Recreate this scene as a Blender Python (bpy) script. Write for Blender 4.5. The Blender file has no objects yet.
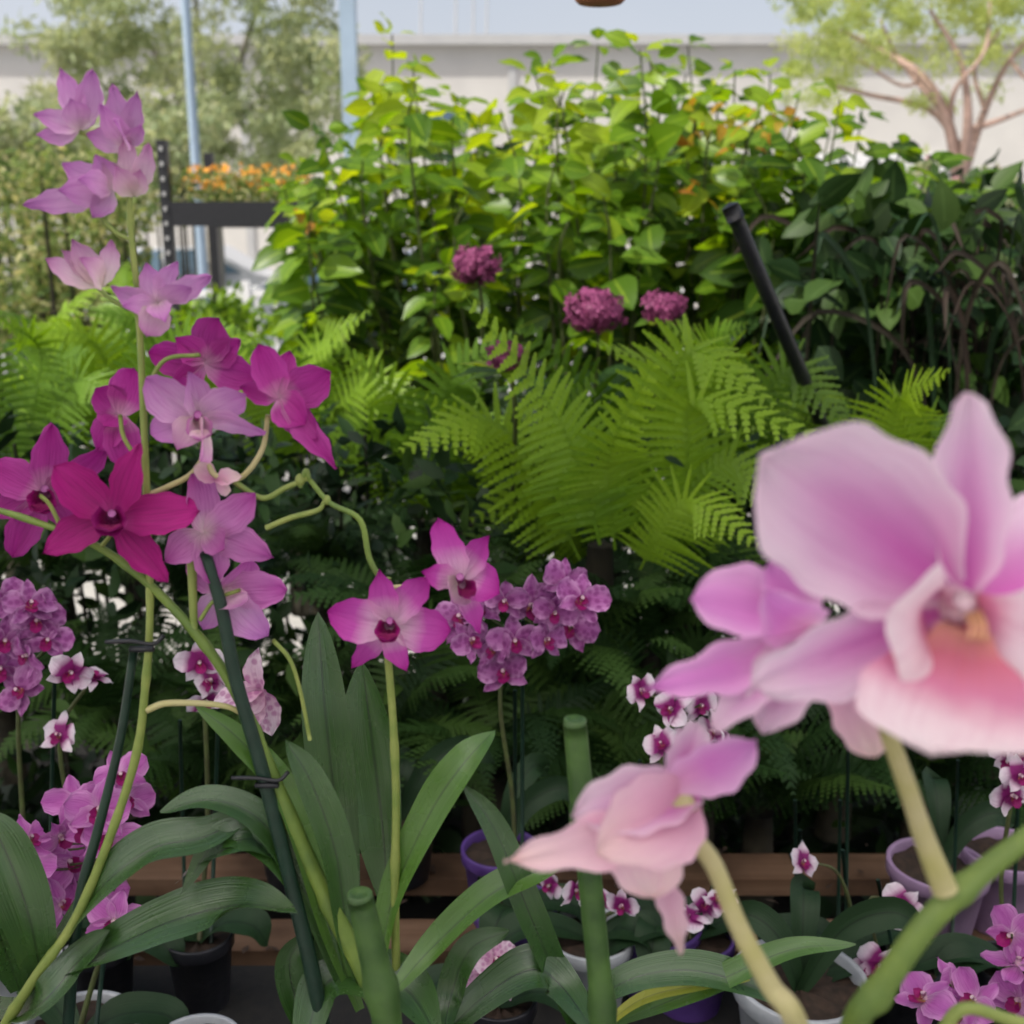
import bpy, math, random
import numpy as np
from mathutils import Vector
random.seed(7); rng=np.random.default_rng(7)
PITCH=math.radians(14); CAMZ=1.55; F=1098.0
cP,sP=math.cos(PITCH),math.sin(PITCH)
def W(px,py,d):
    u=(px-512)/F; v=(512-py)/F
    dy=cP+v*sP; dz=-sP+v*cP
    k=d/dy
    return np.array([u*k,d,CAMZ+dz*k])
def S(px,d): return px/F*d*1.03
def nz(a):
    a=np.asarray(a,float); return a/(np.linalg.norm(a)+1e-9)
scene=bpy.context.scene
# ---------------------------------------------------------------- materials
def newmat(name):
    m=bpy.data.materials.new(name); m.use_nodes=True
    nt=m.node_tree; nt.nodes.clear()
    return m,nt
def N(nt,t,**k):
    n=nt.nodes.new(t)
    for a,b in k.items(): setattr(n,a,b)
    return n
def rgb(c): return (c[0],c[1],c[2],1)
def ramp(nt,stops,fac):
    r=N(nt,'ShaderNodeValToRGB'); e=r.color_ramp.elements
    while len(e)<len(stops): e.new(0.5)
    for i,(p,c) in enumerate(stops): e[i].position=p; e[i].color=rgb(c)
    nt.links.new(fac,r.inputs[0]); return r.outputs[0]
def mix(nt,fac,a,b,mode='MIX'):
    m=N(nt,'ShaderNodeMix',data_type='RGBA',blend_type=mode)
    if isinstance(fac,(int,float)): m.inputs[0].default_value=fac
    else: nt.links.new(fac,m.inputs[0])
    for i,x in ((6,a),(7,b)):
        if isinstance(x,(tuple,list)): m.inputs[i].default_value=rgb(x)
        else: nt.links.new(x,m.inputs[i])
    return m.outputs[2]
def math_(nt,op,a,b=None,clamp=False):
    m=N(nt,'ShaderNodeMath',operation=op); m.use_clamp=clamp
    for i,x in ((0,a),(1,b)):
        if x is None: continue
        if isinstance(x,(int,float)): m.inputs[i].default_value=x
        else: nt.links.new(x,m.inputs[i])
    return m.outputs[0]
def finish(nt,col,rough=.5,trans=0.,spec=.4,bump=None,tcol=None,metal=0,bumpd=.002,bumps=.5):
    o=N(nt,'ShaderNodeOutputMaterial'); p=N(nt,'ShaderNodeBsdfPrincipled')
    if isinstance(col,(tuple,list)): p.inputs['Base Color'].default_value=rgb(col)
    else: nt.links.new(col,p.inputs['Base Color'])
    if isinstance(rough,(int,float)): p.inputs['Roughness'].default_value=rough
    else: nt.links.new(rough,p.inputs['Roughness'])
    p.inputs['Specular IOR Level'].default_value=spec; p.inputs['Metallic'].default_value=metal
    if bump is not None:
        b=N(nt,'ShaderNodeBump'); b.inputs['Strength'].default_value=bumps; b.inputs['Distance'].default_value=bumpd
        nt.links.new(bump,b.inputs['Height']); nt.links.new(b.outputs[0],p.inputs['Normal'])
    if trans>0:
        t=N(nt,'ShaderNodeBsdfTranslucent'); c=tcol if tcol is not None else col
        if isinstance(c,(tuple,list)): t.inputs[0].default_value=rgb(c)
        else: nt.links.new(c,t.inputs[0])
        ms=N(nt,'ShaderNodeMixShader'); ms.inputs[0].default_value=trans
        nt.links.new(p.outputs[0],ms.inputs[1]); nt.links.new(t.outputs[0],ms.inputs[2]); nt.links.new(ms.outputs[0],o.inputs[0])
    else: nt.links.new(p.outputs[0],o.inputs[0])
def attr(nt):
    a=N(nt,'ShaderNodeAttribute',attribute_name='pc'); s=N(nt,'ShaderNodeSeparateColor')
    nt.links.new(a.outputs['Color'],s.inputs[0]); return s.outputs[0],s.outputs[1],s.outputs[2]
def noise(nt,scale,detail=3,vec=None,rough=.5):
    n=N(nt,'ShaderNodeTexNoise'); n.inputs['Scale'].default_value=scale; n.inputs['Detail'].default_value=detail; n.inputs['Roughness'].default_value=rough
    if vec is None:
        tc=N(nt,'ShaderNodeTexCoord'); vec=tc.outputs['Object']
    nt.links.new(vec,n.inputs['Vector']); return n.outputs[0]
def petal_mat(name,stops,edge=None,edge_s=.6,vein=None,vein_s=.4,spots=None,trans=.4,rough=.5,spot_s=230,spot_a=.85,stripe=None):
    m,nt=newmat(name); t,g,b=attr(nt)
    av=math_(nt,'ABSOLUTE',math_(nt,'MULTIPLY',math_(nt,'SUBTRACT',g,.5),2.))
    nn=noise(nt,60,3)
    tt=math_(nt,'ADD',t,math_(nt,'MULTIPLY',math_(nt,'SUBTRACT',nn,.5),.25))
    col=ramp(nt,stops,tt)
    if edge is not None:
        col=mix(nt,math_(nt,'MULTIPLY',math_(nt,'POWER',av,2.),edge_s),col,edge)
    if stripe is not None:
        sf=math_(nt,'MULTIPLY',math_(nt,'SUBTRACT',1.,math_(nt,'MULTIPLY',av,1.6),True),math_(nt,'SUBTRACT',1.,math_(nt,'MULTIPLY',t,1.05),True))
        col=mix(nt,math_(nt,'MULTIPLY',sf,1.1,True),col,stripe)
    cx=N(nt,'ShaderNodeCombineXYZ'); nt.links.new(math_(nt,'MULTIPLY',g,26.),cx.inputs[0]); nt.links.new(math_(nt,'MULTIPLY',t,2.2),cx.inputs[1]); nt.links.new(math_(nt,'MULTIPLY',b,30.),cx.inputs[2])
    vn=noise(nt,1.0,2,cx.outputs[0])
    if vein is not None:
        f=math_(nt,'MULTIPLY',math_(nt,'SUBTRACT',vn,.45,),vein_s*4,True)
        f=math_(nt,'MULTIPLY',f,vein_s,True)
        col=mix(nt,f,col,vein)
    if spots is not None:
        vo=N(nt,'ShaderNodeTexVoronoi'); vo.inputs['Scale'].default_value=spot_s
        tc=N(nt,'ShaderNodeTexCoord'); nt.links.new(tc.outputs['Object'],vo.inputs['Vector'])
        sp=ramp(nt,[(0.3,(1,1,1)),(0.6,(0,0,0))],vo.outputs['Distance'])
        col=mix(nt,math_(nt,'MULTIPLY',sp,spot_a),col,spots)
    hs=N(nt,'ShaderNodeHueSaturation'); nt.links.new(col,hs.inputs['Color'])
    nt.links.new(math_(nt,'ADD',math_(nt,'MULTIPLY',b,.3),.88),hs.inputs['Value'])
    finish(nt,hs.outputs[0],rough,trans,.25,bump=vn,bumpd=.0012,bumps=.6)
    return m
def leaf_mat(name,cols,rough=.6,trans=.35,tboost=(1.3,1.5,.5),spec=.2,vein=.25):
    m,nt=newmat(name); t,g,b=attr(nt)
    st=[(i/(max(1,len(cols)-1)),c) for i,c in enumerate(cols)]
    col=ramp(nt,st,b)
    if vein>0:
        av=math_(nt,'ABSOLUTE',math_(nt,'SUBTRACT',g,.5))
        mid=math_(nt,'SUBTRACT',1.,math_(nt,'MULTIPLY',av,14.),True)
        col=mix(nt,math_(nt,'MULTIPLY',mid,vein,True),col,tuple(min(1,x*2.2+.03) for x in cols[-1]))
    tc=mix(nt,1.,col,tboost,'MULTIPLY') if trans>0 else None
    finish(nt,col,rough,trans,spec,tcol=tc)
    return m
def strap_mat(name,c1,c2,rough=.27,trans=.12,spec=.95):
    m,nt=newmat(name); t,g,b=attr(nt)
    col=mix(nt,b,c1,c2)
    cx=N(nt,'ShaderNodeCombineXYZ'); nt.links.new(math_(nt,'MULTIPLY',g,40.),cx.inputs[0]); nt.links.new(math_(nt,'MULTIPLY',t,1.5),cx.inputs[1]); nt.links.new(math_(nt,'MULTIPLY',b,30.),cx.inputs[2])
    vn=noise(nt,1.,2,cx.outputs[0])
    col=mix(nt,math_(nt,'MULTIPLY',vn,.45),col,tuple(x*2+.01 for x in c2))
    n2=noise(nt,35,4)
    col=mix(nt,math_(nt,'MULTIPLY',n2,.4),col,tuple(x*.5 for x in c1))
    av=math_(nt,'ABSOLUTE',math_(nt,'SUBTRACT',g,.5))
    mid=math_(nt,'SUBTRACT',1.,math_(nt,'MULTIPLY',av,22.),True)
    col=mix(nt,math_(nt,'MULTIPLY',mid,.7),col,tuple(x*.3 for x in c1))
    ro=math_(nt,'ADD',math_(nt,'MULTIPLY',n2,.25),rough-.12)
    finish(nt,col,ro,trans,spec,bump=vn,bumpd=.0012,bumps=.4,tcol=mix(nt,1.,col,(1.6,1.8,.6),'MULTIPLY'))
    return m
def plain(name,c,c2=None,scale=30,rough=.6,metal=0,bump=True,trans=0,spec=.4):
    m,nt=newmat(name); n=noise(nt,scale,4)
    c2=c2 or tuple(x*.7 for x in c)
    col=ramp(nt,[(.3,c),(.7,c2)],n)
    finish(nt,col,rough,trans,spec,bump=n if bump else None,metal=metal)
    return m
def wood(name,c1,c2):
    m,nt=newmat(name); tc=N(nt,'ShaderNodeTexCoord'); mp=N(nt,'ShaderNodeMapping'); mp.inputs['Scale'].default_value=(3,60,60)
    nt.links.new(tc.outputs['Object'],mp.inputs[0]); n=noise(nt,1.,5,mp.outputs[0])
    col=ramp(nt,[(.3,c1),(.65,c2)],n); n2=noise(nt,9,4)
    f=math_(nt,'MULTIPLY',math_(nt,'SUBTRACT',n2,.35),3.,True)
    col=mix(nt,math_(nt,'MULTIPLY',f,.75),col,tuple(x*.25 for x in c1))
    finish(nt,col,.85,0,.2,bump=n); return m

M={}
M['pale']=petal_mat('petal_pale_lilac',[(0,(.82,.70,.70)),(.3,(.70,.42,.65)),(1,(.50,.16,.49))],vein=(.42,.08,.40),vein_s=.6)
M['rose']=petal_mat('petal_rose_white',[(0,(.84,.76,.66)),(.5,(.76,.52,.64)),(1,(.54,.19,.46))],vein=(.48,.13,.40),vein_s=.5)
M['deep']=petal_mat('petal_deep_magenta',[(0,(.36,.04,.20)),(.25,(.32,.008,.15)),(1,(.40,.012,.20))],vein=(.13,.003,.07),vein_s=.65,trans=.35)
M['mag']=petal_mat('petal_magenta',[(0,(.68,.40,.54)),(.35,(.46,.05,.31)),(1,(.37,.010,.23))],edge=(.56,.12,.44),edge_s=.3,vein=(.22,.006,.14),vein_s=.65)
M['lil']=petal_mat('petal_lilac_magenta',[(0,(.76,.60,.62)),(.35,(.58,.22,.50)),(1,(.43,.06,.34))],edge=(.66,.30,.57),edge_s=.35,vein=(.31,.02,.23),vein_s=.65)
M['tip']=petal_mat('petal_magenta_tip',[(0,(.78,.64,.70)),(.3,(.74,.40,.62)),(.58,(.54,.08,.42)),(1,(.41,.012,.28))],vein=(.40,.03,.29),vein_s=.6)
M['lipd']=petal_mat('lip_dark',[(0,(.30,.03,.13)),(.6,(.16,.004,.07)),(1,(.28,.01,.15))],trans=.2,rough=.4)
M['hero']=petal_mat('petal_hero_pink',[(0,(.64,.14,.46)),(.3,(.74,.29,.61)),(.75,(.82,.53,.74)),(1,(.86,.66,.78))],edge=(.90,.74,.83),edge_s=.85,vein=(.60,.17,.48),vein_s=.45,trans=.4,stripe=(.64,.13,.48))
M['hero2']=petal_mat('petal_hero_magenta',[(0,(.80,.46,.64)),(.5,(.70,.23,.61)),(1,(.70,.27,.65))],edge=(.88,.58,.81),edge_s=.7,vein=(.56,.12,.48),vein_s=.4,trans=.4)
M['herolip']=petal_mat('lip_blush',[(0,(.78,.40,.28)),(.2,(.66,.18,.26)),(.45,(.70,.24,.40)),(.7,(.86,.64,.72)),(1,(.90,.80,.83))],vein=(.62,.22,.40),vein_s=.45,trans=.4)
M['peach']=petal_mat('petal_peach',[(0,(.68,.26,.48)),(.5,(.80,.47,.60)),(1,(.84,.65,.62))],edge=(.86,.62,.70),edge_s=.5,vein=(.66,.26,.47),vein_s=.45)
M['phpurp']=petal_mat('phal_speckled_purple',[(0,(.30,.06,.25)),(1,(.42,.14,.38))],spots=(.17,.01,.14),edge=(.64,.38,.60),edge_s=.6,vein=(.19,.015,.16),vein_s=.6,trans=.25,spot_s=170,spot_a=.6)
M['phwhite']=petal_mat('phal_white_purple',[(0,(.20,.01,.12)),(.38,(.26,.02,.17)),(.62,(.74,.58,.69)),(1,(.82,.78,.82))],vein=(.30,.04,.2),vein_s=.5,trans=.3)
M['phwsp']=petal_mat('phal_white_spotted',[(0,(.6,.32,.46)),(1,(.78,.66,.74))],spots=(.34,.05,.24),trans=.3,vein=(.4,.08,.3),vein_s=.5,spot_a=.6)
M['phpink']=petal_mat('phal_pink',[(0,(.64,.38,.58)),(.35,(.48,.12,.42)),(1,(.46,.12,.42))],edge=(.70,.39,.65),edge_s=.6,vein=(.28,.02,.23),vein_s=.7,trans=.3)
M['phlip']=petal_mat('phal_lip',[(0,(.6,.35,.1)),(.4,(.28,.01,.12)),(1,(.24,.005,.12))],trans=.15)
M['column']=plain('orchid_column',(.78,.60,.64),(.66,.38,.50),200,.4,trans=.3)
M['anther']=plain('orchid_anther',(.80,.52,.28),(.76,.40,.28),200,.5,trans=.3)
M['stem']=plain('stem_green',(.16,.23,.04),(.09,.15,.03),60,.45)
M['stemy']=plain('stem_pale',(.30,.34,.09),(.17,.24,.05),60,.45,trans=.15)
M['stempk']=plain('stem_cream',(.54,.48,.27),(.44,.41,.16),60,.45,trans=.2)
M['stake']=plain('stake_green',(.012,.035,.022),(.008,.024,.015),80,.4)
M['bstake']=plain('bamboo_green',(.065,.13,.03),(.025,.06,.015),50,.4)
M['strap']=strap_mat('leaf_strap',(.014,.044,.010),(.032,.086,.015))
M['strapd']=strap_mat('leaf_strap_dull',(.007,.022,.007),(.012,.034,.010),rough=.5,trans=.03,spec=.25)
M['strapl']=strap_mat('leaf_strap_light',(.042,.11,.016),(.078,.17,.022),trans=.25)
M['strapy']=strap_mat('leaf_strap_yellow',(.40,.42,.05),(.46,.46,.06),trans=.3)
M['reed']=strap_mat('leaf_dark_reed',(.012,.014,.008),(.034,.022,.016),rough=.6,spec=.2)
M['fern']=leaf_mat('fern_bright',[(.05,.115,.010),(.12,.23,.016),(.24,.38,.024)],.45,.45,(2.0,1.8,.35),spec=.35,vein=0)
M['fernd']=leaf_mat('fern_shaded',[(.009,.026,.007),(.018,.048,.009),(.040,.082,.014)],.6,.12,vein=0)  # shaded copy of the fern: the shade is in the base colour
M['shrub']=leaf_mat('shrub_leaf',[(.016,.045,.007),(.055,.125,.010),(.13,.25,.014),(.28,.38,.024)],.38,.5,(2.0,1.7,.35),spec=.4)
M['shrubd']=leaf_mat('shrub_leaf_dark',[(.007,.022,.006),(.018,.044,.009),(.042,.080,.014)],.5,.15)
M['under']=leaf_mat('understory_leaf_shaded',[(.004,.014,.005),(.008,.024,.007),(.019,.044,.011)],.5,0,spec=.25,vein=0)  # leaf colour darkened to paint in the shade of the understory
M['rust']=leaf_mat('rust_leaf',[(.38,.14,.03),(.40,.24,.03),(.30,.32,.04)],.5,.5,(1.3,1.2,.7))
M['treel']=leaf_mat('tree_leaf_hazy',[(.24,.31,.17),(.36,.42,.24),(.48,.50,.34)],.8,.4,(1.4,1.3,.9),vein=0,spec=.1)  # pale tones put the distance haze into the leaf colour
M['treer']=leaf_mat('tree_leaf_lime',[(.32,.42,.14),(.44,.52,.20),(.54,.58,.28)],.8,.5,(1.4,1.3,.8),vein=0,spec=.1)
M['hedge']=leaf_mat('hedge_leaf',[(.09,.15,.05),(.20,.27,.08),(.46,.44,.24)],.7,.4,(1.4,1.3,.8),vein=0,spec=.15)
M['hyd']=petal_mat('hydrangea_floret',[(0,(.21,.04,.12)),(1,(.29,.07,.17))],trans=.3)
M['pinkfl']=petal_mat('pink_blossom',[(0,(.7,.35,.4)),(1,(.8,.45,.5))],trans=.4)
M['orange']=petal_mat('orange_blossom',[(0,(.80,.30,.03)),(1,(.88,.44,.06))],trans=.3)
M['bark']=plain('bark_pink',(.46,.31,.26),(.33,.23,.19),20,.8)
M['barkd']=plain('bark_dark',(.04,.034,.02),(.025,.022,.014),40,.8)
M['barkg']=plain('bark_grey',(.30,.28,.23),(.22,.20,.17),40,.9)
M['woody']=plain('shrub_stem',(.08,.11,.03),(.05,.05,.02),60,.6)
M['black']=plain('black_metal',(.010,.011,.014),(.016,.016,.020),60,.4)
M['potg']=plain('pot_grey',(.40,.42,.44),(.30,.32,.34),40,.5)
M['potl']=plain('pot_lilac',(.34,.23,.36),(.26,.17,.28),40,.4)
M['potb']=plain('pot_violet',(.10,.05,.22),(.07,.03,.16),40,.4)
M['terra']=plain('terracotta',(.42,.17,.09),(.34,.13,.07),40,.7)
M['soil']=plain('bark_mix',(.05,.03,.02),(.02,.014,.009),120,.9)
M['wood']=wood('weathered_wood',(.12,.068,.04),(.18,.11,.07))
M['wall']=plain('render_wall',(.62,.60,.56),(.55,.53,.50),1.2,.9)
M['trim']=plain('parapet_trim',(.48,.48,.47),(.43,.43,.43),3,.7)
M['glass']=plain('window_glass',(.10,.16,.22),(.08,.13,.18),3,.1,bump=False)
M['bluepole']=plain('blue_post',(.34,.44,.54),(.30,.39,.48),5,.5)
M['white']=plain('white_paint',(.78,.78,.77),(.72,.72,.72),5,.5)
M['carp']=plain('car_paint',(.6,.62,.65),(.58,.6,.63),3,.25,bump=False)
M['tyre']=plain('tyre',(.02,.02,.02),(.03,.03,.03),50,.8)
M['paving']=plain('paving',(.42,.41,.38),(.34,.33,.31),12,.9)
M['asphalt']=plain('asphalt',(.24,.24,.235),(.19,.19,.19),60,.9)
M['mesh']=plain('bench_gap_shade',(.009,.009,.009),(.016,.015,.013),90,.9)  # near-black colour standing in for shade between the bench boards

# ---------------------------------------------------------------- mesh builder
class MB:
    def __init__(s): s.V=[];s.Fq=[];s.C=[];s.MI=[];s.n=0;s.mats=[]
    def mi(s,m):
        m=M[m]
        if m not in s.mats: s.mats.append(m)
        return s.mats.index(m)
    def add(s,V,Fc,C,mat):
        V=np.asarray(V,float).reshape(-1,3); Fc=np.asarray(Fc,int)
        C=np.asarray(C,float)
        if C.ndim==1: C=np.tile(C,(len(V),1))
        s.V.append(V); s.Fq.append(Fc+s.n); s.C.append(C); s.MI.append(np.full(len(Fc),s.mi(mat))); s.n+=len(V)
    def obj(s,name,parent=None,smooth=True):
        V=np.concatenate(s.V); C=np.concatenate(s.C); MI=np.concatenate(s.MI)
        faces=[]
        for f in s.Fq: faces+=f.tolist()
        me=bpy.data.meshes.new(name); me.from_pydata(V.tolist(),[],faces)
        for m in s.mats: me.materials.append(m)
        me.polygons.foreach_set('material_index',MI.astype(np.int32))
        me.polygons.foreach_set('use_smooth',np.full(len(faces),smooth))
        a=me.color_attributes.new('pc','FLOAT_COLOR','POINT')
        a.data.foreach_set('color',np.concatenate([C,np.ones((len(C),1))],1).astype(np.float32).ravel())
        me.update()
        o=bpy.data.objects.new(name,me); scene.collection.objects.link(o)
        if parent: o.parent=parent
        return o
def grid_faces(nu,nv,closed=False):
    i=np.arange(nu-1)[:,None]; j=np.arange(nv if closed else nv-1)[None,:]
    j2=(j+1)%nv
    return np.stack([i*nv+j,(i+1)*nv+j,(i+1)*nv+j2,i*nv+j2],-1).reshape(-1,4)
def catmull(P,n=6):
    P=np.asarray(P,float)
    if len(P)==2: return np.array([P[0]*(1-t)+P[1]*t for t in np.linspace(0,1,n+1)])
    Q=np.vstack([2*P[0]-P[1],P,2*P[-1]-P[-2]]); out=[]
    for i in range(1,len(Q)-2):
        for t in np.linspace(0,1,n,endpoint=False):
            a,b,c,d=Q[i-1],Q[i],Q[i+1],Q[i+2]
            out.append(.5*((2*b)+(-a+c)*t+(2*a-5*b+4*c-d)*t*t+(-a+3*b-3*c+d)*t**3))
    out.append(P[-1]); return np.array(out)
def frames(P):
    T=np.gradient(P,axis=0); T/=np.linalg.norm(T,axis=1)[:,None]+1e-9
    up=np.array([.13,-1,.2]) if abs(T[0][1])<.9 else np.array([1,0,.1])
    A=[];B=[]
    for t in T:
        a=nz(np.cross(t,up)); b=nz(np.cross(a,t)); up=b; A.append(a);B.append(b)
    return T,np.array(A),np.array(B)
def tube(mb,P,r,mat,n=6,k=8,nodes=0):
    r=np.atleast_1d(np.asarray(r,float))
    P0=np.asarray(P,float); Q=catmull(P0,n)
    R=np.interp(np.linspace(0,1,len(Q)),np.linspace(0,1,len(r)),r) if len(r)>1 else np.full(len(Q),r[0])
    if nodes:
        L=np.concatenate([[0],np.cumsum(np.linalg.norm(np.diff(Q,axis=0),axis=1))])
        R=R*(1+.28*np.exp(-((np.mod(L/nodes,1)-.5)/.08)**2))
    T,A,B=frames(Q)
    a=np.linspace(0,2*np.pi,k,endpoint=False)
    V=Q[:,None,:]+R[:,None,None]*(np.cos(a)[None,:,None]*A[:,None,:]+np.sin(a)[None,:,None]*B[:,None,:])
    m=len(Q)
    V=np.vstack([V.reshape(-1,3),Q[0]-T[0]*R[0]*.4,Q[-1]+T[-1]*R[-1]*.4])
    mb.add(V,grid_faces(m,k,True),(.5,.5,random.random()),mat)
    off=mb.n-len(V)
    caps=[]
    for j in range(k): caps.append([m*k,(j+1)%k,j])
    for j in range(k): caps.append([m*k+1,(m-1)*k+j,(m-1)*k+(j+1)%k])
    mb.Fq.append(np.array(caps)+off); mb.MI.append(np.full(len(caps),mb.mi(mat)))
def petal(mb,B,T,width,nrm,mat,kind='round',bend=.08,cup=.18,ruf=.03,rec=0.,nu=14,nv=9,side=0.,twist=0.,rnd=None):
    B=np.asarray(B);T=np.asarray(T); d=T-B; L=np.linalg.norm(d); dh=d/L
    n=np.asarray(nrm)-dh*np.dot(nrm,dh); n=nz(n); s=np.cross(dh,n)
    t=np.linspace(0,1,nu)[:,None]; v=np.linspace(-1,1,nv)[None,:]
    if kind=='round':
        q=t**1.15; w=np.clip(1-np.abs(2*q-1)**2.3,0,1)**.55; w=np.maximum(w,.16*(1-t)+.01)
    elif kind=='oval':
        q=t**1.05; w=np.clip(1-np.abs(2*q-1)**2.,0,1)**.62; w=np.maximum(w,.2*(1-t)+.01)
    elif kind=='point':
        w=np.sin(np.pi*np.clip(t,0,1)**1.0)**.75*(1-.25*t**3); w=np.maximum(w,.2*(1-t)+.005)
    elif kind=='sepal':
        w=np.sin(np.pi*np.clip(t,0,1)**.8)**.8; w=np.maximum(w,.3*(1-t)**.5*.9+.01)
    else:
        w=np.where(t<.7,.28+.72*np.sin(np.pi/2*np.clip(t/.7,0,1))**1.2,np.clip(1-((t-.7)/.3)**2.2,0,1)**.6); w=np.maximum(w,.02)
    ph=random.random()*6
    ax=L*t; off=bend*L*4*t*(1-t)+rec*L*t**3
    zz=off+cup*width*(v**2)*w + ruf*L*np.abs(v)**1.5*np.sin(t*9+v*2.5+ph)*(t**.5) + .015*L*np.sin(v*7+ph)*t
    zz=zz-.03*width*np.exp(-(v/.16)**2)*w
    xx=w*width/2*v+side*L*np.sin(np.pi*t)+.015*L*np.sin(t*23+ph)*np.abs(v)*v
    tw=twist*t; xs=xx*np.cos(tw)-(zz-off)*np.sin(tw); zs=off+xx*np.sin(tw)+(zz-off)*np.cos(tw)
    V=B+ax[...,None]*dh*np.ones_like(v)[...,None]+xs[...,None]*s+zs[...,None]*n
    r=random.random() if rnd is None else rnd
    C=np.stack([t*np.ones_like(v),(v*np.ones_like(t)+1)/2,np.full((nu,nv),r)],-1)
    mb.add(V.reshape(-1,3),grid_faces(nu,nv),C.reshape(-1,3),mat)
def funnel(mb,B,E,r0,r1,nrm,mat,open_=1.7*np.pi,flare=.5,nu=14,nv=22,ruf=.06):
    B=np.asarray(B);E=np.asarray(E); d=E-B; L=np.linalg.norm(d); dh=d/L
    n=nz(np.asarray(nrm)-dh*np.dot(nrm,dh)); s=np.cross(dh,n)
    t=np.linspace(0,1,nu)[:,None]; a=np.linspace(-open_/2,open_/2,nv)[None,:]
    r=r0+(r1-r0)*(t**1.2)+flare*r1*t**5
    ph=random.random()*6
    r=r*(1+ruf*np.sin(a*6+ph)*t**3)
    x=L*t*(1+.0*a)+ -.25*r1*t**5
    V=B+x[...,None]*dh+(r*np.cos(a))[...,None]*(-n)+(r*np.sin(a))[...,None]*s
    C=np.stack([t*np.ones_like(a),(a/open_+.5)*np.ones_like(t),np.full((nu,nv),random.random())],-1)
    mb.add(V.reshape(-1,3),grid_faces(nu,nv),C.reshape(-1,3),mat)
def strap(mb,P,w,mat,N_=(0,-1,.4),fold=.22,nu=8,nv=7,w0=.35,tipp=.75):
    Q=catmull(P,nu); m=len(Q); T=np.gradient(Q,axis=0); T/=np.linalg.norm(T,axis=1)[:,None]
    t=np.linspace(0,1,m)
    ww=w*np.where(t<.55,w0+(1-w0)*np.sin(np.pi/2*t/.55),np.clip(1-((t-.55)/.45)**2.2,0,1)**tipp); ww=np.maximum(ww,.0006)
    V=[];C=[];r=random.random(); ph=random.random()*6
    for i in range(m):
        s=nz(np.cross(T[i],np.asarray(N_,float)))
        n=nz(np.cross(s,T[i]))
        for j in range(nv):
            v=-1+2*j/(nv-1)
            V.append(Q[i]+s*v*ww[i]/2+n*(fold*abs(v)**1.4*ww[i]+.06*w*math.sin(t[i]*11+ph+v)*v))
            C.append((t[i],(v+1)/2,r))
    mb.add(V,grid_faces(m,nv),C,mat)
def ball(mb,c,r,mat,sx=1,sz=1,nu=9,nv=12):
    th=np.linspace(0.05,np.pi-.05,nu)[:,None]; a=np.linspace(0,2*np.pi,nv,endpoint=False)[None,:]
    V=np.stack([np.sin(th)*np.cos(a)*r*sx,np.sin(th)*np.sin(a)*r*sx,np.cos(th)*r*sz*np.ones_like(a)],-1)+np.asarray(c)
    mb.add(V.reshape(-1,3),grid_faces(nu,nv,True),(.5,.5,random.random()),mat)
def box(mb,c,s,mat,rot=0.,bev=0.):
    c=np.asarray(c,float); h=np.asarray(s,float)/2
    V=np.array([[x,y,z] for x in(-1,1) for y in(-1,1) for z in(-1,1)],float)*h
    Fc=[[0,1,3,2],[4,6,7,5],[0,4,5,1],[2,3,7,6],[0,2,6,4],[1,5,7,3]]
    mb.add(V+c,Fc,(.5,.5,random.random()),mat)
def lathe(mb,c,prof,mat,n=40):
    a=np.linspace(0,2*np.pi,n,endpoint=False)
    V=np.array([[c[0]+r*math.cos(x),c[1]+r*math.sin(x),c[2]+z] for r,z in prof for x in a])
    mb.add(V,grid_faces(len(prof),n,True),(.5,.5,.5),mat)
CAM=np.array([0,0,CAMZ])
def tocam(p): return nz(CAM-np.asarray(p))

def flower(mb,c,d,tips,mat,lip=None,lipmat='lipd',hi=False,col=True,back=.0):
    C=W(c[0],c[1],d)
    vc=tocam(C)
    for tp in tips:
        x,y,w,k=tp[:4]; dd=tp[4] if len(tp)>4 else -.008
        mt=tp[5] if len(tp)>5 else mat
        opts=tp[6] if len(tp)>6 else {}
        b=W(*(tp[7] if len(tp)>7 else c),d+back)
        T=W(x,y,d+dd)
        nr=vc+rng.normal(0,.28,3)
        o=dict(nu=22 if hi else 14,nv=15 if hi else 9,bend=random.uniform(-.14,.05),cup=random.uniform(.0,.28),rec=-random.uniform(0,.16),side=random.uniform(-.05,.05),twist=0 if hi else random.uniform(-.3,.3))
        o.update(opts)
        petal(mb,b,T,S(w,d),nr,mt,k,**o)
    if lip:
        lx,ly,lw=lip; E=W(lx,ly,d-.022); Bc=W(c[0],c[1],d+.002)
        funnel(mb,Bc,E*.75+Bc*.25,S(lw*.16,d),S(lw*.36,d),(0,0,1),lipmat,flare=.25)
        petal(mb,E*.5+Bc*.5-np.array([0,0,S(lw*.18,d)]),E-np.array([0,0,S(lw*.25,d)]),S(lw*.7,d),nz(vc+np.array([0,0,1.2])),lipmat,'round',bend=-.1,ruf=.09)
    if col:
        e=W(c[0],c[1],d-.010)
        tube(mb,[W(c[0],c[1],d+.004),e+np.array([0,0,.002])],[S(5,d),S(4,d)],'lil',n=3,k=8)
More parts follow.
